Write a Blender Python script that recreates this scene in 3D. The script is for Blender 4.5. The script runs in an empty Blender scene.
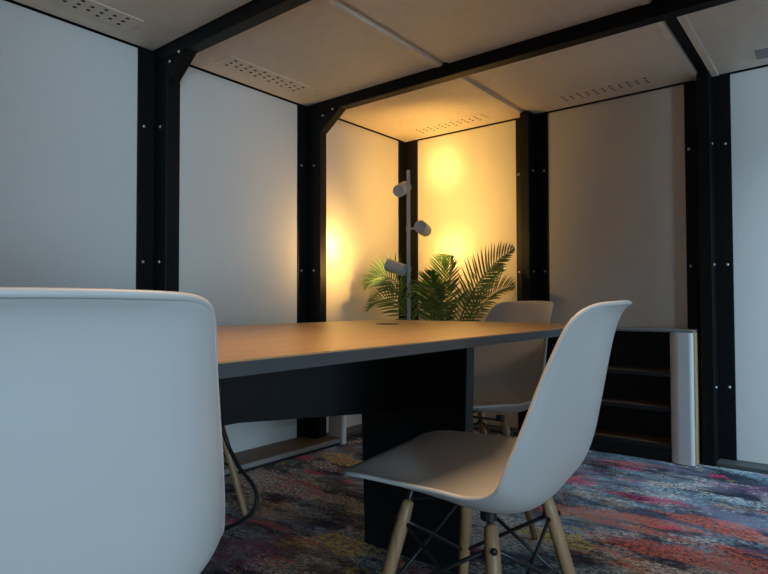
import bpy, bmesh, math, random
from mathutils import Vector, Matrix
random.seed(7)
PI = math.pi
C = bpy.context.scene.collection
R = math.radians

# ------------------------------------------------------------------ helpers
def link(name, bm, mat, parent=None, smooth=False):
    me = bpy.data.meshes.new(name)
    bmesh.ops.recalc_face_normals(bm, faces=bm.faces)
    if smooth:
        for f in bm.faces:
            f.smooth = True
    bm.to_mesh(me); bm.free()
    me.materials.append(mat)
    o = bpy.data.objects.new(name, me)
    C.objects.link(o)
    if parent is not None:
        o.parent = parent
    return o

def box(bm, x0, x1, y0, y1, z0, z1, bev=0.0):
    b = bmesh.new()
    v = [b.verts.new((x, y, z)) for x in (x0, x1) for y in (y0, y1) for z in (z0, z1)]
    for q in ((0, 1, 3, 2), (4, 6, 7, 5), (0, 4, 5, 1), (2, 3, 7, 6), (0, 2, 6, 4), (1, 5, 7, 3)):
        b.faces.new([v[i] for i in q])
    bmesh.ops.recalc_face_normals(b, faces=b.faces)
    if bev > 0:
        bmesh.ops.bevel(b, geom=b.edges[:], offset=bev, segments=2, affect='EDGES', profile=.5)
    merge(bm, b)

def merge(bm, b):
    me = bpy.data.meshes.new('tmp'); b.to_mesh(me); b.free()
    bm.from_mesh(me); bpy.data.meshes.remove(me)

def prism(bm, pts, axis, a, b_):
    """extrude polygon pts (2D) along axis from a to b_"""
    def mk(u, v, w):
        return {0: (w, u, v), 1: (u, w, v), 2: (u, v, w)}[axis]
    lo = [bm.verts.new(mk(u, v, a)) for u, v in pts]
    hi = [bm.verts.new(mk(u, v, b_)) for u, v in pts]
    bm.faces.new(lo); bm.faces.new(hi[::-1])
    n = len(pts)
    for i in range(n):
        j = (i + 1) % n
        bm.faces.new((lo[i], hi[i], hi[j], lo[j]))

def frame_of(d):
    d = d.normalized()
    a = Vector((0, 0, 1)) if abs(d.z) < .9 else Vector((1, 0, 0))
    x = d.cross(a).normalized()
    return x, d.cross(x).normalized()

def tube(bm, pts, rad, n=10, cap=True):
    pts = [Vector(p) for p in pts]
    rads = rad if isinstance(rad, (list, tuple)) else [rad] * len(pts)
    rings = []
    px = None
    for i, p in enumerate(pts):
        d = (pts[min(i + 1, len(pts) - 1)] - pts[max(i - 1, 0)])
        x, y = frame_of(d)
        if px is not None:
            dn = d.normalized()
            x = (px - dn * px.dot(dn)).normalized(); y = dn.cross(x)
        px = x
        rings.append([bm.verts.new(p + (x * math.cos(2 * PI * k / n) + y * math.sin(2 * PI * k / n)) * rads[i]) for k in range(n)])
    for a, b in zip(rings, rings[1:]):
        for k in range(n):
            bm.faces.new((a[k], a[(k + 1) % n], b[(k + 1) % n], b[k]))
    if cap:
        bm.faces.new(rings[0][::-1]); bm.faces.new(rings[-1])

def lathe(bm, prof, n=32, mat=None):
    """prof: list of (r,z); closed surface of revolution about z, optional matrix"""
    rings = []
    for r, z in prof:
        if r < 1e-6:
            rings.append([bm.verts.new((0, 0, z))])
        else:
            rings.append([bm.verts.new((r * math.cos(2 * PI * k / n), r * math.sin(2 * PI * k / n), z)) for k in range(n)])
    new = [v for r in rings for v in r]
    for a, b in zip(rings, rings[1:]):
        for k in range(n):
            k2 = (k + 1) % n
            if len(a) == 1 and len(b) == 1: continue
            if len(a) == 1: bm.faces.new((a[0], b[k], b[k2]))
            elif len(b) == 1: bm.faces.new((a[k], a[k2], b[0]))
            else: bm.faces.new((a[k], a[k2], b[k2], b[k]))
    if mat is not None:
        for v in new: v.co = mat @ v.co

def tag(o, label, cat, group=None, kind=None):
    o['label'] = label; o['category'] = cat
    if group: o['group'] = group
    if kind: o['kind'] = kind
    return o

def thing(name, label, cat, loc=(0, 0, 0), rz=0, group=None):
    o = bpy.data.objects.new(name, None); C.objects.link(o)
    o.location = loc; o.rotation_euler = (0, 0, rz); o.empty_display_size = .1
    return tag(o, label, cat, group)

def struct(name, bm, mat, **k):
    o = link(name, bm, mat, **k); o['kind'] = 'structure'
    return o

def dup(root, loc, rz, label):
    def cp(o, par):
        c = o.copy(); C.objects.link(c)
        if par is not None: c.parent = par
        for ch in [x for x in bpy.data.objects if x.parent == o and x is not c]:
            cp(ch, c)
        return c
    r = cp(root, None)
    r.location = loc; r.rotation_euler = (0, 0, rz); r['label'] = label
    return r

# ------------------------------------------------------------------ materials
def mat(name):
    m = bpy.data.materials.new(name); m.use_nodes = True
    nt = m.node_tree
    return m, nt, nt.nodes['Principled BSDF']

def N(nt, t, **k):
    n = nt.nodes.new(t)
    for a, v in k.items():
        if a in n.inputs.keys(): n.inputs[a].default_value = v
        else: setattr(n, a, v)
    return n

def plain(name, col, rough=.5, metal=0.0, noise=0.06, scale=40, bump=0.0, stretch=(1, 1, 1), spec=.5):
    """principled with slight procedural tone variation and optional bump"""
    m, nt, p = mat(name)
    tc = N(nt, 'ShaderNodeTexCoord'); mp = N(nt, 'ShaderNodeMapping')
    mp.inputs['Scale'].default_value = stretch
    nt.links.new(tc.outputs['Object'], mp.inputs['Vector'])
    nz = N(nt, 'ShaderNodeTexNoise'); nz.inputs['Scale'].default_value = scale; nz.inputs['Detail'].default_value = 4
    nt.links.new(mp.outputs[0], nz.inputs['Vector'])
    rp = N(nt, 'ShaderNodeValToRGB')
    rp.color_ramp.elements[0].position = .3; rp.color_ramp.elements[1].position = .7
    rp.color_ramp.elements[0].color = [c * (1 - noise) for c in col] + [1]
    rp.color_ramp.elements[1].color = [min(1, c * (1 + noise)) for c in col] + [1]
    nt.links.new(nz.outputs['Fac'], rp.inputs['Fac'])
    nt.links.new(rp.outputs[0], p.inputs['Base Color'])
    p.inputs['Roughness'].default_value = rough; p.inputs['Metallic'].default_value = metal
    p.inputs['Specular IOR Level'].default_value = spec
    if bump:
        b = N(nt, 'ShaderNodeBump'); b.inputs['Strength'].default_value = bump; b.inputs['Distance'].default_value = .002
        nt.links.new(nz.outputs['Fac'], b.inputs['Height']); nt.links.new(b.outputs[0], p.inputs['Normal'])
    return m

def wood(name, c0, c1, rough, stretch, scale=6, spec=.5):
    m, nt, p = mat(name)
    tc = N(nt, 'ShaderNodeTexCoord'); mp = N(nt, 'ShaderNodeMapping'); mp.inputs['Scale'].default_value = stretch
    nt.links.new(tc.outputs['Object'], mp.inputs['Vector'])
    nz = N(nt, 'ShaderNodeTexNoise'); nz.inputs['Scale'].default_value = scale; nz.inputs['Detail'].default_value = 8
    nz.inputs['Roughness'].default_value = .65; nz.inputs['Distortion'].default_value = .4
    nt.links.new(mp.outputs[0], nz.inputs['Vector'])
    rp = N(nt, 'ShaderNodeValToRGB'); rp.color_ramp.elements[0].position = .32; rp.color_ramp.elements[1].position = .68
    rp.color_ramp.elements[0].color = (*c0, 1); rp.color_ramp.elements[1].color = (*c1, 1)
    nt.links.new(nz.outputs['Fac'], rp.inputs['Fac']); nt.links.new(rp.outputs[0], p.inputs['Base Color'])
    b = N(nt, 'ShaderNodeBump'); b.inputs['Strength'].default_value = .08; b.inputs['Distance'].default_value = .001
    nt.links.new(nz.outputs['Fac'], b.inputs['Height']); nt.links.new(b.outputs[0], p.inputs['Normal'])
    p.inputs['Roughness'].default_value = rough; p.inputs['Specular IOR Level'].default_value = spec
    return m

M = {}
M['panel'] = plain('panel_fabric', (.64, .61, .565), .9, noise=.02, scale=140, bump=.1, stretch=(1, 1, .6), spec=.2)
M['ceil'] = plain('ceiling_board', (.80, .68, .55), .55, noise=.04, scale=25, spec=.4)
M['steel'] = plain('black_steel', (.004, .0045, .005), .5, noise=.1, scale=30, spec=.22)
M['bolt'] = plain('zinc_bolt', (.75, .74, .70), .3, metal=.9)
M['hole'] = plain('hole_dark', (.01, .009, .008), .9)
M['base'] = plain('base_strip', (.055, .06, .058), .5)
M['shell'] = plain('grey_shell_plastic', (.50, .47, .435), .42, noise=.015, scale=3, spec=.45)
M['dowel'] = wood('dowel_wood', (.25, .135, .062), (.39, .225, .11), .45, (20, 20, 1.2), 3)
M['wire'] = plain('black_wire', (.012, .012, .012), .4)
M['top'] = wood('table_wood', (.30, .165, .068), (.41, .235, .10), .36, (14, .8, 14), 4, spec=.4)
M['edge'] = plain('table_edge', (.045, .046, .050), .45)
M['black'] = plain('black_laminate', (.007, .009, .0105), .4, spec=.3)
M['shelfwood'] = wood('shelf_wood', (.13, .07, .035), (.19, .105, .052), .5, (1.2, 14, 14), 4)
M['oak'] = wood('oak_side', (.52, .34, .16), (.68, .47, .25), .45, (14, 14, 1.2), 4)
M['white'] = plain('white_laminate', (.80, .80, .79), .4, noise=.01, scale=3)
M['darkback'] = plain('dark_back', (.014, .013, .0125), .7)
M['greytop'] = plain('grey_top', (.24, .235, .23), .5)
M['lampgrey'] = plain('lamp_grey', (.62, .62, .61), .4, noise=.01)
M['pot'] = plain('pot_ceramic', (.10, .10, .11), .5)
M['soil'] = plain('soil', (.03, .02, .013), .95, noise=.5, scale=90, bump=.8)
M['cable'] = plain('black_rubber', (.004, .004, .004), .5, spec=.25)

def leaf_mat():
    m, nt, p = mat('palm_leaf')
    tc = N(nt, 'ShaderNodeTexCoord')
    nz = N(nt, 'ShaderNodeTexNoise'); nz.inputs['Scale'].default_value = 9
    nt.links.new(tc.outputs['Object'], nz.inputs['Vector'])
    rp = N(nt, 'ShaderNodeValToRGB'); rp.color_ramp.elements[0].position = .35; rp.color_ramp.elements[1].position = .65
    rp.color_ramp.elements[0].color = (.045, .125, .05, 1); rp.color_ramp.elements[1].color = (.115, .24, .075, 1)
    nt.links.new(nz.outputs['Fac'], rp.inputs['Fac']); nt.links.new(rp.outputs[0], p.inputs['Base Color'])
    p.inputs['Roughness'].default_value = .42
    tr = N(nt, 'ShaderNodeBsdfTranslucent'); tr.inputs['Color'].default_value = (.12, .24, .03, 1)
    mx = N(nt, 'ShaderNodeMixShader'); mx.inputs[0].default_value = .3
    nt.links.new(p.outputs[0], mx.inputs[1]); nt.links.new(tr.outputs[0], mx.inputs[2])
    nt.links.new(mx.outputs[0], nt.nodes['Material Output'].inputs['Surface'])
    return m
M['leaf'] = leaf_mat()

def glow_mat():
    m, nt, p = mat('bulb_glow')
    e = N(nt, 'ShaderNodeEmission'); e.inputs['Color'].default_value = (1, .7, .3, 1); e.inputs['Strength'].default_value = 12
    nt.links.new(e.outputs[0], nt.nodes['Material Output'].inputs['Surface'])
    return m
M['bulb'] = glow_mat()

def carpet_mat():
    m, nt, p = mat('abstract_carpet')
    L = nt.links.new
    tc = N(nt, 'ShaderNodeTexCoord')
    def noise(scale, stretch, detail, off, rough=.6, dist=0.0):
        mp = N(nt, 'ShaderNodeMapping'); mp.inputs['Scale'].default_value = stretch; mp.inputs['Location'].default_value = off
        L(tc.outputs['Object'], mp.inputs['Vector'])
        n = N(nt, 'ShaderNodeTexNoise'); n.inputs['Scale'].default_value = scale; n.inputs['Detail'].default_value = detail
        n.inputs['Roughness'].default_value = rough; n.inputs['Distortion'].default_value = dist
        L(mp.outputs[0], n.inputs['Vector'])
        return n.outputs['Fac']
    def ramp(fac, lo, hi):
        r = N(nt, 'ShaderNodeMapRange'); r.inputs['From Min'].default_value = lo; r.inputs['From Max'].default_value = hi
        r.interpolation_type = 'SMOOTHSTEP'
        L(fac, r.inputs['Value']); return r.outputs['Result']
    def mul(a, b):
        q = N(nt, 'ShaderNodeMath', operation='MULTIPLY'); L(a, q.inputs[0]); L(b, q.inputs[1]); return q.outputs[0]
    def mix(fac, a, col):
        x = N(nt, 'ShaderNodeMix', data_type='RGBA'); L(fac, x.inputs['Factor'])
        if isinstance(a, tuple): x.inputs['A'].default_value = (*a, 1)
        else: L(a, x.inputs['A'])
        x.inputs['B'].default_value = (*col, 1); return x.outputs['Result']
    sep = N(nt, 'ShaderNodeSeparateXYZ'); L(tc.outputs['Object'], sep.inputs[0])
    def zone(spots):
        """soft dyed areas of the woven design: list of (x, y, radius x, radius y)"""
        out = None
        for x, y, rx, ry in spots:
            mp = N(nt, 'ShaderNodeMapping'); mp.inputs['Location'].default_value = (-x / rx, -y / ry, 0); mp.inputs['Scale'].default_value = (1 / rx, 1 / ry, 0)
            L(tc.outputs['Object'], mp.inputs['Vector'])
            ln = N(nt, 'ShaderNodeVectorMath', operation='LENGTH'); L(mp.outputs[0], ln.inputs[0])
            r = N(nt, 'ShaderNodeMapRange'); r.interpolation_type = 'SMOOTHSTEP'
            r.inputs['From Min'].default_value = 1.25; r.inputs['From Max'].default_value = .1
            L(ln.outputs['Value'], r.inputs['Value'])
            if out is None: out = r.outputs['Result']
            else:
                q = N(nt, 'ShaderNodeMath', operation='MAXIMUM'); L(out, q.inputs[0]); L(r.outputs['Result'], q.inputs[1]); out = q.outputs[0]
        return out
    def bias(fac, z, amt, base=0.0):
        q = N(nt, 'ShaderNodeMath', operation='MULTIPLY_ADD'); L(z, q.inputs[0]); q.inputs[1].default_value = amt; L(fac, q.inputs[2])
        k = N(nt, 'ShaderNodeMath', operation='ADD'); L(q.outputs[0], k.inputs[0]); k.inputs[1].default_value = base
        return k.outputs[0]
    ST = (.9, 1.7, 1)
    grain = noise(46, (1, 1.7, 1), 6, (3, 1, 0), .8)
    g1 = ramp(grain, .45, .55); g2 = ramp(grain, .50, .45); g3 = ramp(noise(60, (1, 1.6, 1), 6, (9, 4, 0), .82), .47, .54)
    fib = ramp(noise(120, (1, 1.6, 1), 3, (2, 8, 0), .7), .35, .65)
    col = mix(ramp(noise(2.2, ST, 6, (0, 0, 0), .7), .40, .62), (.030, .031, .052), (.17, .18, .25))
    col = mix(mul(ramp(noise(2.6, ST, 6, (5.2, 2, 0), .7), .46, .60), g1), col, (.26, .40, .46))          # teal
    z = zone([(-.42, 2.70, .35, .10), (-.6, 1.70, .6, .12), (-.9, 2.85, .25, .10)])
    col = mix(mul(ramp(bias(noise(3.0, ST, 6, (15.2, 2, 0), .7), z, .20, -.05), .50, .62), g3), col, (.34, .56, .64))  # pale cyan
    z = zone([(-1.15, 1.85, .45, .28), (-1.95, 1.75, .30, .18), (-1.7, 1.72, .4, .08)])
    col = mix(mul(ramp(bias(noise(3.4, ST, 7, (11.3, 7, 0), .72), z, .18, -.01), .49, .57), g3), col, (.72, .68, .60))    # cream
    z = zone([(-1.60, 1.50, .35, .10), (-.70, 2.25, .30, .25), (-1.3, 1.2, .3, .2)])
    col = mix(mul(ramp(bias(noise(3.0, ST, 6, (21.7, 3, 0), .7), z, .16, -.03), .53, .63), g2), col, (.42, .25, .12))     # ochre brown
    z = zone([(-2.02, 2.18, .28, .14), (-.82, 1.90, .25, .07), (-1.75, 2.25, .25, .12), (-1.15, 1.95, .2, .06), (-1.3, 1.45, .3, .1)])
    col = mix(mul(ramp(bias(noise(3.6, ST, 7, (31.1, 9, 0), .72), z, .20, -.06), .53, .60), g1), col, (.75, .56, .15))    # yellow
    z = zone([(-.40, 2.10, .55, .16), (-.60, 2.28, .40, .08), (-1.75, 1.93, .10, .05), (-.35, 2.35, .3, .1)])
    col = mix(mul(ramp(bias(noise(3.4, (.6, 2.2, 1), 7, (41.9, 5, 0), .72), z, .16, -.03), .53, .61), g3), col, (.80, .17, .09))  # red orange
    z = zone([(-.93, 2.57, .14, .10), (-.83, 2.92, .08, .05), (-.47, 3.04, .07, .05), (-.62, 2.52, .30, .06), (-2.2, 2.10, .14, .07), (-1.74, 1.94, .08, .05), (-1.95, 1.95, .15, .04)])
    col = mix(mul(ramp(bias(noise(4.2, ST, 6, (51.5, 1, 0), .7), z, .22, -.06), .54, .61), g1), col, (.80, .08, .18))     # pink red
    z = zone([(-1.50, 1.15, .22, .22), (-1.0, 2.75, .25, .12), (-.2, 2.9, .3, .1)])
    col = mix(mul(ramp(bias(noise(3.2, ST, 6, (61.3, 8, 0), .7), z, .22, -.06), .54, .64), g2), col, (.34, .08, .22))    # plum
    col = mix(mul(ramp(noise(2.6, ST, 7, (71.3, 4, 0), .72), .54, .61), g3), col, (.018, .018, .030))      # dark
    dk = N(nt, 'ShaderNodeMix', data_type='RGBA', blend_type='MULTIPLY'); L(fib, dk.inputs['Factor']); L(col, dk.inputs['A']); dk.inputs['B'].default_value = (.62, .62, .66, 1)
    col = dk.outputs['Result']
    L(col, p.inputs['Base Color'])
    p.inputs['Roughness'].default_value = .95; p.inputs['Specular IOR Level'].default_value = .15
    b = N(nt, 'ShaderNodeBump'); b.inputs['Strength'].default_value = .5; b.inputs['Distance'].default_value = .004
    L(noise(260, (1, 1, 1), 2, (0, 0, 0)), b.inputs['Height']); L(b.outputs[0], p.inputs['Normal'])
    return m
M['carpet'] = carpet_mat()

# ------------------------------------------------------------------ the setting
XL, YB, H = -2.4275, 3.305, 1.932          # left wall, back wall, ceiling
XR, YF = .415, -.50                        # open right side, front wall
PY = [2.369, 1.415, .461]                  # portal frame centre lines
PX = [-.53, -1.474]                        # back wall posts
ZB = [.375, .979, 1.581]                   # bolt rows

bm = bmesh.new(); box(bm, XL - .2, 3.2, -3.2, YB + .2, -.05, 0)
struct('floor', bm, M['carpet'])

def wall_with_panels(name, back, panels):
    bm = bmesh.new(); box(bm, *back)
    w = struct(name, bm, M['steel'])
    for p in panels:
        bm = bmesh.new(); box(bm, *p, bev=.006)
        link('wall_panel', bm, M['panel'], w)
    return w
ys = [YB - .085, 2.474, 2.264, 1.519, 1.311, .565, .357, YF]
wall_with_panels('wall_left', (XL - .06, XL - .02, YF, YB, 0, H + .05),
                 [(XL - .03, XL, 2.44, YB - .06, .02, H - .006), (XL - .03, XL, 1.49, 2.30, .02, H - .006),
                  (XL - .03, XL, .53, 1.34, .02, H - .006), (XL - .03, XL, YF, .39, .02, H - .006)])
wall_with_panels('wall_back', (XL, XR, YB + .02, YB + .06, 0, H + .05),
                 [(XL + .085, -1.56, YB, YB + .03, .02, H - .006), (-1.39, -.61, YB, YB + .03, .02, H - .006),
                  (-.45, XR, YB, YB + .03, .02, H - .006)])
wall_with_panels('wall_front', (XL, XR, YF - .06, YF - .02, 0, H + .05),
                 [(XL + .02, -1.56, YF - .03, YF, .02, H - .006), (-1.39, -.61, YF - .03, YF, .02, H - .006)])

wall_with_panels('wall_right', (XR + .02, XR + .05, .82, 2.345, 0, H + .05),
                 [(XR, XR + .03, 1.45, 2.335, .02, H - .006), (XR, XR + .03, .83, 1.38, .02, H - .006)])  # unseen side; panels and openings shaped to steer the daylight
bm = bmesh.new(); box(bm, XL - .06, XR + .06, YF - .06, YB + .06, H + .03, H + .08)
ceil = struct('ceiling', bm, M['steel'])
def ceil_panel(x0, x1, y0, y1, vent=None):
    bm = bmesh.new()
    box(bm, x0, x1, y0, y1, H, H + .03, bev=.006)
    # folded lips along the two long sides
    lw = .035
    if x0 > -.6: box(bm, x0 + .004, x0 + lw, y0 + .01, y1 - .01, H - .006, H + .004, bev=.002)
    box(bm, x1 - lw, x1 - .004, y0 + .01, y1 - .01, H - .006, H + .004, bev=.002)
    p = link('ceiling_panel', bm, M['ceil'], ceil)
    if vent:
        cx, cy, ax = vent
        bm = bmesh.new()
        hl, hw = .27, .062
        if ax == 'y': box(bm, cx - hw, cx + hw, cy - hl, cy + hl, H - .003, H + .003, bev=.0028)
        else: box(bm, cx - hl, cx + hl, cy - hw, cy + hw, H - .003, H + .003, bev=.0028)
        pl = link('vent_plate', bm, M['ceil'], p)
        bm = bmesh.new()
        for k in range(11):
            n = 3 if k % 2 == 0 else 2
            for j in range(n):
                a = (k - 5) * .043; b = (j - (n - 1) / 2) * .036
                x, y = (cx + b, cy + a) if ax == 'y' else (cx + a, cy + b)
                lathe(bm, [(0, H - .0036), (.0078, H - .0036), (.0078, H), (0, H)], 10, Matrix.Translation((x, y, 0)))
        link('vent_holes', bm, M['hole'], pl)
    return p
xs = [XL + .002, -1.488, -.552, XR]
ybands = [(2.40, YB), (1.446, 2.338), (.492, 1.384), (YF, .43)]
for bi, (y0, y1) in enumerate(ybands):
    for xi in range(3):
        x0 = xs[xi] + (.028 if xi == 1 else .044 if xi == 2 else 0); x1 = xs[xi + 1]
        v = None
        if bi == 0:
            v = (-1.97, 3.14, 'x') if xi == 0 else (-.99, 3.14, 'x') if xi == 1 else None
        elif xi == 0:
            v = (-2.25, (y0 + y1) / 2, 'y')
        ceil_panel(x0, x1, y0 + .002, y1 - .002, v)
# the blank cover plate on the right rear panel
bm = bmesh.new(); box(bm, -.30, -.08, 3.08, 3.19, H - .006, H + .002, bev=.002)
link('cover_plate', bm, M['greytop'], ceil)

def bolts(parent, spots):
    for (x, y, z, nx, ny) in spots:
        bm = bmesh.new()
        d = Vector((nx, ny, 0))
        q = d.to_track_quat('Z', 'Y').to_matrix().to_4x4()
        lathe(bm, [(0, -.002), (.0072, -.002), (.0072, .0015), (.005, .0042), (0, .005)], 12, Matrix.Translation((x, y, z)) @ q)
        link('bolt', bm, M['bolt'], parent, smooth=True)

ti = 0
def trim(bm, m=None):
    global ti
    ti += 1
    return struct('trim_%d' % ti, bm, m or M['steel'])
PD = .106
for k, y in enumerate(PY):
    bm = bmesh.new()
    # left side: wall flange, post, gusset, beam, gusset, right post (one welded portal frame)
    box(bm, XL - .018, XL + .005, y - .104, y + .104, 0, H, bev=.002)
    box(bm, XL, XL + PD, y - .026, y + .026, 0, H - .01, bev=.003)
    box(bm, XL, XR, y - .030, y + .030, H - .055, H + .02, bev=.003)
    prism(bm, [(XL + PD - .01, H - .165), (XL + PD + .004, H - .165), (XL + PD + .155, H - .054), (XL + PD + .155, H - .03), (XL + PD - .01, H - .03)], 1, y - .024, y + .024)
    box(bm, XR - .03, XR + .03, y - .026, y + .026, 0, H - .01, bev=.003)
    t = trim(bm)
    sp = []
    for z in ZB:
        sp += [(XL + .005, y - .074, z, 1, 0), (XL + .005, y + .076, z, 1, 0), (XL + .055, y - .026, z, 0, -1)]
    sp += [(XL + .125, y - .024, H - .075, 0, -1), (XL + .205, y - .030, H - .055, 0, -1)]
    bolts(t, sp)
for x in PX:
    bm = bmesh.new()
    box(bm, x - .104, x + .104, YB - .005, YB + .018, 0, H, bev=.002)
    box(bm, x - .028, x + .028, YB - PD, YB, 0, H - .004, bev=.003)
    t = trim(bm)
    sp = []
    for z in ZB:
        sp += [(x - .085, YB - .005, z, 0, -1), (x + .078, YB - .005, z, 0, -1), (x + .028, YB - .05, z, 1, 0), (x - .005, YB - PD, z, 0, -1)] if False else \
              [(x - .085, YB - .005, z, 0, -1), (x + .078, YB - .005, z, 0, -1), (x + .028, YB - .05, z, 1, 0)]
    bolts(t, sp)
# roof rail from portal to back wall over the right post, and the thin gap channels
bm = bmesh.new(); box(bm, -.548, -.512, PY[0] + .029, YB, H - .006, H + .028, bev=.002); trim(bm)
for y0, y1 in ybands[1:]:
    bm = bmesh.new(); box(bm, -.546, -.514, y0, y1, H - .001, H + .028, bev=.002); trim(bm)
for y0, y1 in ybands:
    bm = bmesh.new(); box(bm, -1.492, -1.456, y0, y1, H + .012, H + .03); trim(bm, M['ceil'])
# corner flange
bm = bmesh.new()
box(bm, XL - .018, XL + .005, YB - .085, YB, 0, H, bev=.002); box(bm, XL, XL + .108, YB - .005, YB + .018, 0, H, bev=.002)
trim(bm, M['steel'])
# right open side: corner post and sill
bm = bmesh.new(); box(bm, XR - .03, XR + .03, YB - .06, YB + .03, 0, H, bev=.003); box(bm, XR - .03, XR + .03, YF - .03, YF + .06, 0, H, bev=.003)
trim(bm)
# base strips
bm = bmesh.new(); box(bm, PX[0] + .03, XR - .03, YB - .1, YB + .01, 0, .02, bev=.003); o = struct('baseboard_back', bm, M['base'])
bm = bmesh.new(); box(bm, XL - .01, XL + .1, PY[2] + .033, PY[1] - .033, 0, .02, bev=.003); o = struct('baseboard_left', bm, M['base'])
bm = bmesh.new(); box(bm, XL - .01, XL + .1, PY[0] + .08, YB - .005, 0, .02, bev=.003); box(bm, XL + .1, PX[1] - .033, YB - .1, YB + .01, 0, .02, bev=.003)
o = struct('baseboard_corner', bm, M['base'])

# ------------------------------------------------------------------ meeting table
TX0, TX1, TY0, TY1, TZ = -1.53, -.617, -.45, 1.92, .725
tab = thing('meeting_table', 'long meeting table with warm brown wooden top and black panel legs', 'table', (-1.073, .735, 0))
def tl(x, y): return x + 1.073, y - .735
def rect_round(x0, x1, y0, y1, r, n=6):
    pts = []
    for cx, cy, a in ((x1 - r, y1 - r, 0), (x0 + r, y1 - r, 90), (x0 + r, y0 + r, 180), (x1 - r, y0 + r, 270)):
        for i in range(n + 1):
            t = R(a + 90 * i / n); pts.append((cx + r * math.cos(t), cy + r * math.sin(t)))
    return pts
a0, b0 = tl(TX0, TY0); a1, b1 = tl(TX1, TY1)
bm = bmesh.new(); prism(bm, rect_round(a0, a1, b0, b1, .02), 2, TZ - .0025, TZ)
link('tabletop', bm, M['top'], tab)
bm = bmesh.new(); prism(bm, rect_round(a0, a1, b0, b1, .02), 2, TZ - .0215, TZ - .0025)
link('table_edge', bm, M['edge'], tab)
for yc, s in ((1.507, 1), (-.037, -1)):
    bm = bmesh.new()
    x0, y0 = tl(-1.285, yc - .025); x1, y1 = tl(-.868, yc + .025)
    prism(bm, [(x0 + .022, 0), (x1 - .022, 0), (x1, .7035), (x0, .7035)], 1, y0, y1)
    bmesh.ops.recalc_face_normals(bm, faces=bm.faces)
    bmesh.ops.bevel(bm, geom=bm.edges[:], offset=.003, segments=2, affect='EDGES')
    link('leg', bm, M['black'], tab)
bm = bmesh.new()
x0, y0 = tl(-1.185, -.012); x1, y1 = tl(-1.125, 1.482)
ym = (y0 + y1) / 2
prism(bm, [(y0, .45), (y0, .7035), (y1, .7035), (y1, .45), (y1 - .62, .515), (y0 + .62, .515)], 0, x0, x1)
link('cable_tray', bm, M['black'], tab)
bm = bmesh.new()
hx, hy = tl(-1.20, 1.53)
lathe(bm, [(0, TZ + .002), (.036, TZ + .002), (.040, TZ + .001), (.040, TZ - .01), (0, TZ - .01)], 28, Matrix.Translation((hx, hy, 0)))
link('cable_port', bm, M['darkback'], tab)

# ------------------------------------------------------------------ chairs
def catmull(P, n):
    out = []
    m = len(P) - 1
    for i in range(n):
        t = i / (n - 1) * m; k = min(int(t), m - 1); f = t - k
        g = lambda j: Vector(P[max(0, min(m, j))])
        p0, p1, p2, p3 = g(k - 1), g(k), g(k + 1), g(k + 2)
        out.append(.5 * ((2 * p1) + (p2 - p0) * f + (2 * p0 - 5 * p1 + 4 * p2 - p3) * f * f + (3 * p1 - p0 - 3 * p2 + p3) * f ** 3))
    return out
# centreline: x forward, z up, half width, side lift along the inner normal
PROF = [(.222, .440, .196, .000), (.205, .450, .207, .003), (.15, .449, .217, .010), (.07, .437, .223, .022), (-.01, .423, .228, .036),
        (-.085, .413, .235, .045), (-.148, .417, .242, .058), (-.196, .446, .246, .066), (-.224, .503, .241, .068), (-.242, .582, .226, .058),
        (-.257, .658, .209, .048), (-.270, .720, .194, .037), (-.281, .758, .186, .031), (-.295, .785, .182, .028), (-.310, .797, .180, .026)]
def make_shell():
    NS, NT = 60, 33
    fine = catmull([(a, b, c) for a, b, c, d in PROF], 241)
    lift = catmull([(d, 0, 0) for a, b, c, d in PROF], 241)
    # arc length table
    S = [0]
    for i in range(1, 241):
        S.append(S[-1] + math.hypot(fine[i].x - fine[i - 1].x, fine[i].y - fine[i - 1].y))
    Ltot = S[-1]
    def at(s):
        s = max(0, min(Ltot, s))
        lo = 0
        while lo < 239 and S[lo + 1] < s: lo += 1
        f = (s - S[lo]) / max(1e-9, S[lo + 1] - S[lo])
        p = fine[lo].lerp(fine[lo + 1], f); q = lift[lo].lerp(lift[lo + 1], f).x
        a = fine[max(0, lo - 20)]; b = fine[min(240, lo + 21)]
        t = Vector((b.x - a.x, b.y - a.y)).normalized()
        return p, q, Vector((-(t.y), t.x)) * -1
    bm = bmesh.new(); grid = []
    rf, rb = .075, .085
    for i in range(NS + 1):
        row = []
        u = i / NS
        for j in range(NT + 1):
            th = -1 + 2 * j / NT
            v = math.sin(th * PI / 2)
            e = lambda r, n: r * (1 - max(0, 1 - abs(v) ** n) ** (1 / n))
            s0 = e(rf, 3.6); s1 = Ltot - e(rb, 3.2)
            s = s0 + (s1 - s0) * u
            p, q, nrm = at(s)
            w = p.z
            off = q * abs(v) ** 5
            y = w * v
            # inner normal = up on the seat, forward on the back
            x = p.x + nrm.x * off; z = p.y + nrm.y * off
            row.append(bm.verts.new((x, y, z)))
        grid.append(row)
    for i in range(NS):
        for j in range(NT):
            bm.faces.new((grid[i][j], grid[i + 1][j], grid[i + 1][j + 1], grid[i][j + 1]))
    loop = [v.co.copy() for v in grid[0]] + [r[-1].co.copy() for r in grid[1:]] + [v.co.copy() for v in grid[-1][::-1][1:]] + [r[0].co.copy() for r in grid[::-1][1:-1]]
    return bm, loop

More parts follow.
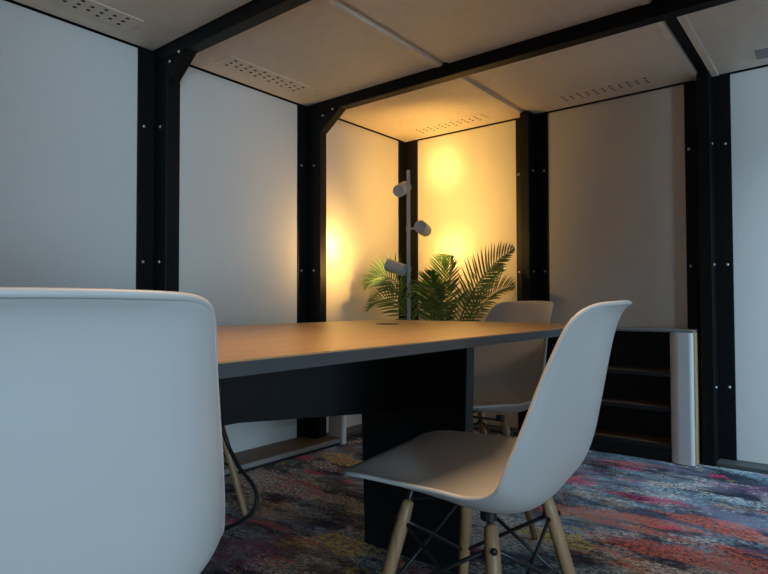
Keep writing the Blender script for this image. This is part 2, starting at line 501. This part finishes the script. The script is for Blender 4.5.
def make_chair(label):
    t = thing('dining_chair', label, 'chair', group='moulded chairs around the meeting table')
    sbm, loop = make_shell()
    sh = link('seat_shell', sbm, M['shell'], t, smooth=True)
    bm = bmesh.new(); tube(bm, loop + loop[:2], .0048, 8, cap=False)
    link('rim', bm, M['shell'], sh, smooth=True)
    so = sh.modifiers.new('thick', 'SOLIDIFY'); so.thickness = .0075; so.offset = 0; so.use_even_offset = False
    bv = sh.modifiers.new('rim', 'BEVEL'); bv.width = .003; bv.segments = 2; bv.limit_method = 'ANGLE'; bv.angle_limit = R(60)
    tops = {}
    BR = Matrix.Translation((-.012, 0, 0)) @ Matrix.Rotation(R(-12), 4, 'Z')
    feet = {}
    for sx in (1, -1):
        for sy in (1, -1):
            a = BR @ Vector((sx * .102, sy * .112, .374)); b = BR @ Vector((sx * .178, sy * .190, 0))
            tops[sx, sy] = a; feet[sx, sy] = b
            bm = bmesh.new()
            d = (b - a)
            tube(bm, [a - d * .02, a - d * .005, a.lerp(b, .1), a.lerp(b, .45), a.lerp(b, .985), b],
                 [.006, .0125, .0150, .0145, .0105, .0100], 14)
            lg = link('leg', bm, M['dowel'], t, smooth=True)
            # steel bracket from leg to shell
            bm = bmesh.new()
            up = BR @ Vector((sx * .092, sy * .104, .421 if sx > 0 else .398))
            tube(bm, [a.lerp(b, .12), a - d * .01, up], [.006, .0065, .0065], 8)
            q = a.lerp(b, .09)
            nrm = BR.to_3x3() @ Vector((sx, sy, 0)).normalized()
            tube(bm, [q - nrm * .017, q + nrm * .019], [.0065, .0065], 10)
            link('bracket', bm, M['wire'], t, smooth=True)
            bm = bmesh.new()
            tube(bm, [up + Vector((0, 0, -.012)), up + Vector((0, 0, .004))], [.016, .016], 12)
            link('shock_mount', bm, M['wire'], t)
    k = lambda c, f: tops[c].lerp(feet[c], f)
    pairs = [((1, 1), (1, -1)), ((1, -1), (-1, -1)), ((-1, -1), (-1, 1)), ((-1, 1), (1, 1))]
    for a, b in pairs:
        bm = bmesh.new()
        tube(bm, [k(a, .09), k(b, .52)], .0043, 8); tube(bm, [k(b, .09), k(a, .52)], .0043, 8)
        link('cross_brace', bm, M['wire'], t, smooth=True)
    bm = bmesh.new()   # under-seat frame bars
    tube(bm, [tops[1, 1] + Vector((0, 0, .01)), tops[-1, -1] + Vector((0, 0, .01))], .0045, 8)
    tube(bm, [tops[1, -1] + Vector((0, 0, .01)), tops[-1, 1] + Vector((0, 0, .01))], .0045, 8)
    link('seat_frame', bm, M['wire'], t, smooth=True)
    return t
ch = make_chair('pale grey shell chair seen from its side in front of the black table leg')
ch.location = (-.635, 1.105, 0); ch.rotation_euler = (0, 0, R(188))
lc = dup(ch, (-.842, .257, 0), R(180 - 10), 'large pale grey shell chair back filling the lower left foreground')
lc.scale = (1.0, 1.0, 1.014)
dup(ch, (-1.095, 1.835, 0), R(270 - 28), 'pale grey shell chair at the far end of the table, half hidden by its top')
dup(ch, (-1.98, 1.25, 0), R(0), 'shell chair on the far long side of the table, only a pale wooden leg showing')

# ------------------------------------------------------------------ shelves
def shelf_unit(name, label, loc, rz, W, D, Hh, zs, back, notch=None, endw=.075):
    """local: x along the wall (end panel at +x), y from 0 (front) to D (wall)"""
    t = thing(name, label, 'bookshelf', loc, rz, 'low shelf units along the pod walls')
    def board(z0, z1, m, nm, x0=-W, x1=-endw + .0, y0=0.012):
        bm = bmesh.new()
        if notch:
            nx0, nx1, ny = notch
            prism(bm, [(x0, y0), (x1, y0), (x1, D), (nx1, D), (nx1, ny), (nx0, ny), (nx0, D), (x0, D)] if nx1 < x1 - .001 else
                  [(x0, y0), (x1, y0), (x1, ny), (nx0, ny), (nx0, D), (x0, D)], 2, z0, z1)
        else:
            prism(bm, [(x0, y0), (x1, y0), (x1, D), (x0, D)], 2, z0, z1)
        return link(nm, bm, m, t)
    for z in zs:
        board(z - .02, z, M['shelfwood'], 'shelf')
        bm = bmesh.new(); box(bm, -W, -endw, .002, .0118, z - .021, z + .0005)
        link('shelf_edge', bm, M['greytop'] if not back else M['darkback'], t)
    # top board
    bm = bmesh.new(); box(bm, -W, -.002, 0, D, Hh - .012, Hh, bev=.001); 
    if notch:
        bm.free(); bm = bmesh.new(); nx0, nx1, ny = notch
        prism(bm, [(-W, 0), (-.002, 0), (-.002, ny), (nx0, ny), (nx0, D), (-W, D)], 2, Hh - .012, Hh)
    link('top_board', bm, M['greytop'], t)
    # rounded white end panel and oak side
    dd = D if not notch else notch[2]
    bm = bmesh.new()
    pts = []
    x0, x1 = -endw, -.003
    r = min(.046, (x1 - x0) / 2 - .001)
    r2 = min(r, .018)
    for cx, a, q in ((x0 + r, 180, r), (x1 - r2, 270, r2)):
        for i in range(9):
            th = R(a + 90 * i / 8); pts.append((cx + q * math.cos(th), q - .006 + q * math.sin(th)))
    pts += [(x1, dd), (x0, dd)]
    prism(bm, pts, 2, 0.004, Hh - .0125)
    link('end_panel', bm, M['white'], t)
    bm = bmesh.new(); box(bm, -.0028, .003, .014, dd, .006, Hh - .0125)
    link('side_veneer', bm, M['oak'], t)
    bm = bmesh.new(); box(bm, -W - .03, -W, 0, D, 0, Hh, bev=.002)
    link('end_panel', bm, M['darkback'], t)
    bm = bmesh.new(); box(bm, -W, -endw, .02, D - .02, 0, min(zs) - .02)
    link('plinth', bm, M['darkback'], t)
    if back:
        bm = bmesh.new(); box(bm, -W, -endw, D - .008, D, min(zs), Hh - .012)
        link('back_panel', bm, M['darkback'], t)
    return t
shelf_unit('bookshelf', 'low dark bookshelf with rounded white end panel against the back wall', (-.577, 3.132, 0), 0, .77, .166, .657, [.444, .272, .089], True, endw=.112)
# left unit: local x -> world +Y, local y -> world -X
shelf_unit('bookshelf', 'low open shelf on the left wall, seen through the gap under the table', (-2.208, 2.442, 0), R(90), .90, .212, .657, [.444, .272, .04], False,
           notch=(-.145, -.03, .105), endw=.037)

# ------------------------------------------------------------------ floor lamp
LX, LY = -1.89, 2.60
lamp = thing('floor_lamp', 'slim grey floor lamp with three glowing spot heads in the corner', 'lamp', (LX, LY, 0))
bm = bmesh.new(); lathe(bm, [(0, 0), (.13, 0), (.13, .012), (.12, .018), (.012, .02), (0, .02)], 40)
link('base', bm, M['lampgrey'], lamp)
bm = bmesh.new(); tube(bm, [(0, 0, .018), (0, 0, 1.525), (0, 0, 1.532)], [.0105, .0105, .008], 16)
link('pole', bm, M['lampgrey'], lamp, smooth=True)
def head(pos, target, power, att):
    pos = Vector(pos); d = (Vector(target) - pos).normalized()
    q = d.to_track_quat('Z', 'Y').to_matrix().to_4x4()
    mw = Matrix.Translation(pos - Vector((LX, LY, 0))) @ q
    bm = bmesh.new()
    r, l = .034, .058
    lathe(bm, [(0, -l), (r - .004, -l), (r, -l + .004), (r, l), (r - .004, l), (r - .004, l - .03), (0, l - .03)], 28, mw)
    h = link('lamp_head', bm, M['lampgrey'], lamp)
    sm = h.modifiers.new('e', 'EDGE_SPLIT'); 
    for f in h.data.polygons: f.use_smooth = True
    bm = bmesh.new(); lathe(bm, [(0, l - .024), (r - .008, l - .026), (r - .008, l - .029), (0, l - .029)], 20, mw)
    link('bulb', bm, M['bulb'], h)
    a = Vector((0, 0, att)); b = pos - Vector((LX, LY, 0)) 
    e = (b - a).normalized()
    bm = bmesh.new(); tube(bm, [a - e * .004, b - e * (r - .004)], .0055, 10); tube(bm, [a + Vector((0, 0, -.014)), a + Vector((0, 0, .014))], .0135, 14)
    link('bracket', bm, M['lampgrey'], h)
    for nm, en, sz in (('spot_core', power * .42, 23), ('spot_beam', power * .30, 38), ('spot_halo', power * .10, 66), ('spot_spill', power * .26, 150)):
        ld = bpy.data.lights.new(nm, 'SPOT'); ld.energy = en; ld.color = (1, .57, .14); ld.spot_size = R(sz); ld.spot_blend = 1; ld.shadow_soft_size = .024
        lo = bpy.data.objects.new(nm, ld); C.objects.link(lo)
        lo.location = pos + d * (l - .012); lo.rotation_euler = d.to_track_quat('-Z', 'Y').to_euler()
SPOT = 42
SPILL = 23
head((-1.915, 2.575, 1.425), (-2.112, 3.305, 1.723), 54, 1.435)
head((-1.800, 2.610, 1.200), (-2.045, 3.305, 1.144), 54, 1.205)
head((-1.958, 2.575, .990), (-2.4275, 2.534, 1.143), 54, .98)

# ------------------------------------------------------------------ palm
palm = thing('potted_palm', 'green potted areca palm with feathery fronds behind the table', 'plant', (-1.85, 2.86, 0))
bm = bmesh.new(); lathe(bm, [(0, 0), (.11, 0), (.125, .01), (.15, .26), (.15, .28), (.138, .28), (.136, .25), (0, .245)], 36)
link('pot', bm, M['pot'], palm, smooth=False)
bm = bmesh.new(); lathe(bm, [(0, .25), (.08, .256), (.137, .25), (.137, .245), (0, .245)], 24)
link('soil', bm, M['soil'], palm)
def frond(base, ctrl, tip, ll=.20, n=24, start=.42, droop=.25, upv=(0, 0, 1), w=.011):
    off = Vector((-1.85, 2.86, 0))
    b, c, t = (Vector(v) - off for v in (base, ctrl, tip))
    P = lambda s: b * (1 - s) ** 2 + c * 2 * s * (1 - s) + t * s * s
    T = lambda s: ((c - b) * 2 * (1 - s) + (t - c) * 2 * s).normalized()
    bm = bmesh.new()
    ns = 14
    tube(bm, [P(i / ns) for i in range(ns + 1)], [.0065 - .005 * i / ns for i in range(ns + 1)], 6)
    for i in range(n):
        s = start + (1 - start) * (i + .5) / n
        f = i / (n - 1)
        Lf = ll * (math.sin(PI * (.20 + .79 * f)) ** .75 + .03) * random.uniform(.88, 1.08)
        tg = T(s); p = P(s)
        side = tg.cross(Vector(upv))
        if side.length < .05: side = Vector((1, 0, 0))
        side.normalize(); nrm = side.cross(tg).normalized()
        ang = R(62 - 30 * f + random.uniform(-4, 4))
        for sg in (1, -1):
            d0 = (tg * math.cos(ang) + side * sg * math.sin(ang) + nrm * .28).normalized()
            K = 5
            prev = None
            pos = p.copy(); d = d0.copy()
            wd0 = d0.cross(nrm).normalized()
            for k in range(K + 1):
                g = k / K
                ww = w * WS * (math.sin(PI * (.12 + .88 * g)) if g < 1 else 0.02) * (1 if g < .5 else 1)
                wd = (d.cross(nrm)).normalized()
                crease = nrm * ww * .35
                row = [bm.verts.new(pos + wd * ww + crease), bm.verts.new(pos), bm.verts.new(pos - wd * ww + crease)]
                if prev:
                    bm.faces.new((prev[0], prev[1], row[1], row[0])); bm.faces.new((prev[1], prev[2], row[2], row[1]))
                prev = row
                d = (d + Vector((0, 0, -droop / K * (.4 + g)))).normalized()
                pos = pos + d * Lf / K
    # end leaflet
    return link('frond', bm, M['leaf'], palm, smooth=False)
WS = .5
B0 = (-1.85, 2.86, .25)
def near(dx, dy): return (B0[0] + dx, B0[1] + dy, B0[2])
frond(near(.04, -.03), (-1.70, 2.78, .90), (-1.33, 2.76, 1.075), .165, 27, .36, .22, (0, -1, .25), .012)
frond(near(.05, .0), (-1.66, 2.85, .86), (-1.40, 2.90, .88), .16, 23, .4, .35, (0, -.7, .7))
frond(near(-.04, -.04), (-1.98, 2.68, 1.18), (-2.26, 2.66, .88), .16, 25, .36, .4, (0, -.8, .5))
frond(near(-.05, .0), (-2.06, 2.80, 1.02), (-2.36, 2.80, .74), .16, 23, .36, .4, (0, -.6, .7))
frond(near(.02, .0), (-1.80, 2.84, .80), (-1.735, 2.80, 1.06), .15, 22, .38, .1, (0, -1, .1))
frond(near(.0, .02), (-1.88, 2.90, .82), (-1.86, 2.90, 1.08), .15, 22, .38, .1, (.2, -1, .1))
frond(near(.0, -.05), (-1.80, 2.62, 1.08), (-1.60, 2.46, .80), .15, 23, .36, .5, (0, 0, 1), .012)
frond(near(-.02, -.05), (-1.88, 2.60, 1.06), (-2.06, 2.46, .80), .15, 23, .36, .5, (0, 0, 1), .012)
frond(near(.03, .04), (-1.70, 3.00, .95), (-1.55, 3.06, .98), .15, 20, .4, .25, (0, -.7, .7))
frond(near(-.03, .04), (-1.97, 3.00, .95), (-2.12, 3.06, .90), .15, 20, .4, .25, (0, -.7, .7))
frond(near(.03, -.05), (-1.72, 2.66, .86), (-1.46, 2.52, .80), .15, 20, .4, .45, (0, -.4, .9))
frond(near(.0, -.03), (-1.84, 2.76, .78), (-1.80, 2.70, .97), .15, 26, .38, .2, (0, -1, .2))

# ------------------------------------------------------------------ cable
def smooth_path(P, n=40):
    return catmull(P, n)
bm = bmesh.new()
tube(bm, smooth_path([(-1.10, .80, .70), (-1.075, .775, .56), (-1.05, .775, .50), (-1.05, .792, .465), (-1.05, .813, .43), (-1.05, .841, .397), (-1.05, .858, .361), (-1.05, .85, .332), (-1.05, .819, .319), (-1.05, .787, .315), (-1.05, .72, .318), (-1.06, .60, .36), (-1.09, .45, .48), (-1.12, .36, .62), (-1.12, .34, .70)]), .0045, 8)
tag(link('power_cable', bm, M['cable'], smooth=True), 'black cable hanging in a slack loop under the table', 'cable')

# ------------------------------------------------------------------ light
def area(name, loc, target, sx, sy, power, col):
    ld = bpy.data.lights.new(name, 'AREA'); ld.shape = 'RECTANGLE'; ld.size = sx; ld.size_y = sy; ld.energy = power; ld.color = col
    o = bpy.data.objects.new(name, ld); C.objects.link(o); o.location = loc
    o.rotation_euler = (Vector(target) - Vector(loc)).to_track_quat('-Z', 'Z').to_euler()
    return o
DAY = (.50, .77, 1.0)
area('daylight_rear_bay', (1.2, 2.7, 3.0), (-.35, 2.5, 0), 1.4, .7, 120, DAY)
area('daylight_front_bay', (5.6, -2.3, 1.0), (-1.6, 1.0, .75), 2.5, 1.7, 270, DAY)
area('added_warm_fill', (-.62, .80, 1.90), (-.62, .801, 0), .5, .5, 5, (1, .70, .42)).data.spread = R(105)  # unseen warm fill, added to lift seat, table top and ceiling
bm = bmesh.new(); box(bm, -.88, -.36, .54, 1.06, 1.905, H + .002, bev=.004)
link('added_fill_housing', bm, M['white'], ceil)  # unseen housing added above the warm fill light
w = bpy.data.worlds.new('sky'); bpy.context.scene.world = w; w.use_nodes = True
w.node_tree.nodes['Background'].inputs[0].default_value = (.55, .75, 1, 1)
w.node_tree.nodes['Background'].inputs[1].default_value = .4

# ------------------------------------------------------------------ camera
cam = bpy.data.cameras.new('camera'); co = bpy.data.objects.new('camera', cam); C.objects.link(co)
cam.sensor_fit = 'HORIZONTAL'; cam.sensor_width = 36; cam.lens = 580.1 / 768 * 36; cam.clip_start = .02
yw, pt, rl = R(38.4514), R(1.4542), R(-.1475)
F = Vector((-math.sin(yw) * math.cos(pt), math.cos(yw) * math.cos(pt), math.sin(pt)))
Rr = Vector((math.cos(yw), math.sin(yw), 0)); U = Rr.cross(F)
R2 = Rr * math.cos(rl) + U * math.sin(rl); U2 = -Rr * math.sin(rl) + U * math.cos(rl)
mt = Matrix((R2, U2, -F)).transposed().to_4x4(); mt.translation = (0, 0, .8)
co.matrix_world = mt
S = bpy.context.scene
S.camera = co
S.view_settings.view_transform = 'Standard'; S.view_settings.look = 'None'; S.view_settings.gamma = 1
S.view_settings.exposure = .4
S.cycles.use_denoising = True
S.cycles.max_bounces = 10; S.cycles.diffuse_bounces = 6
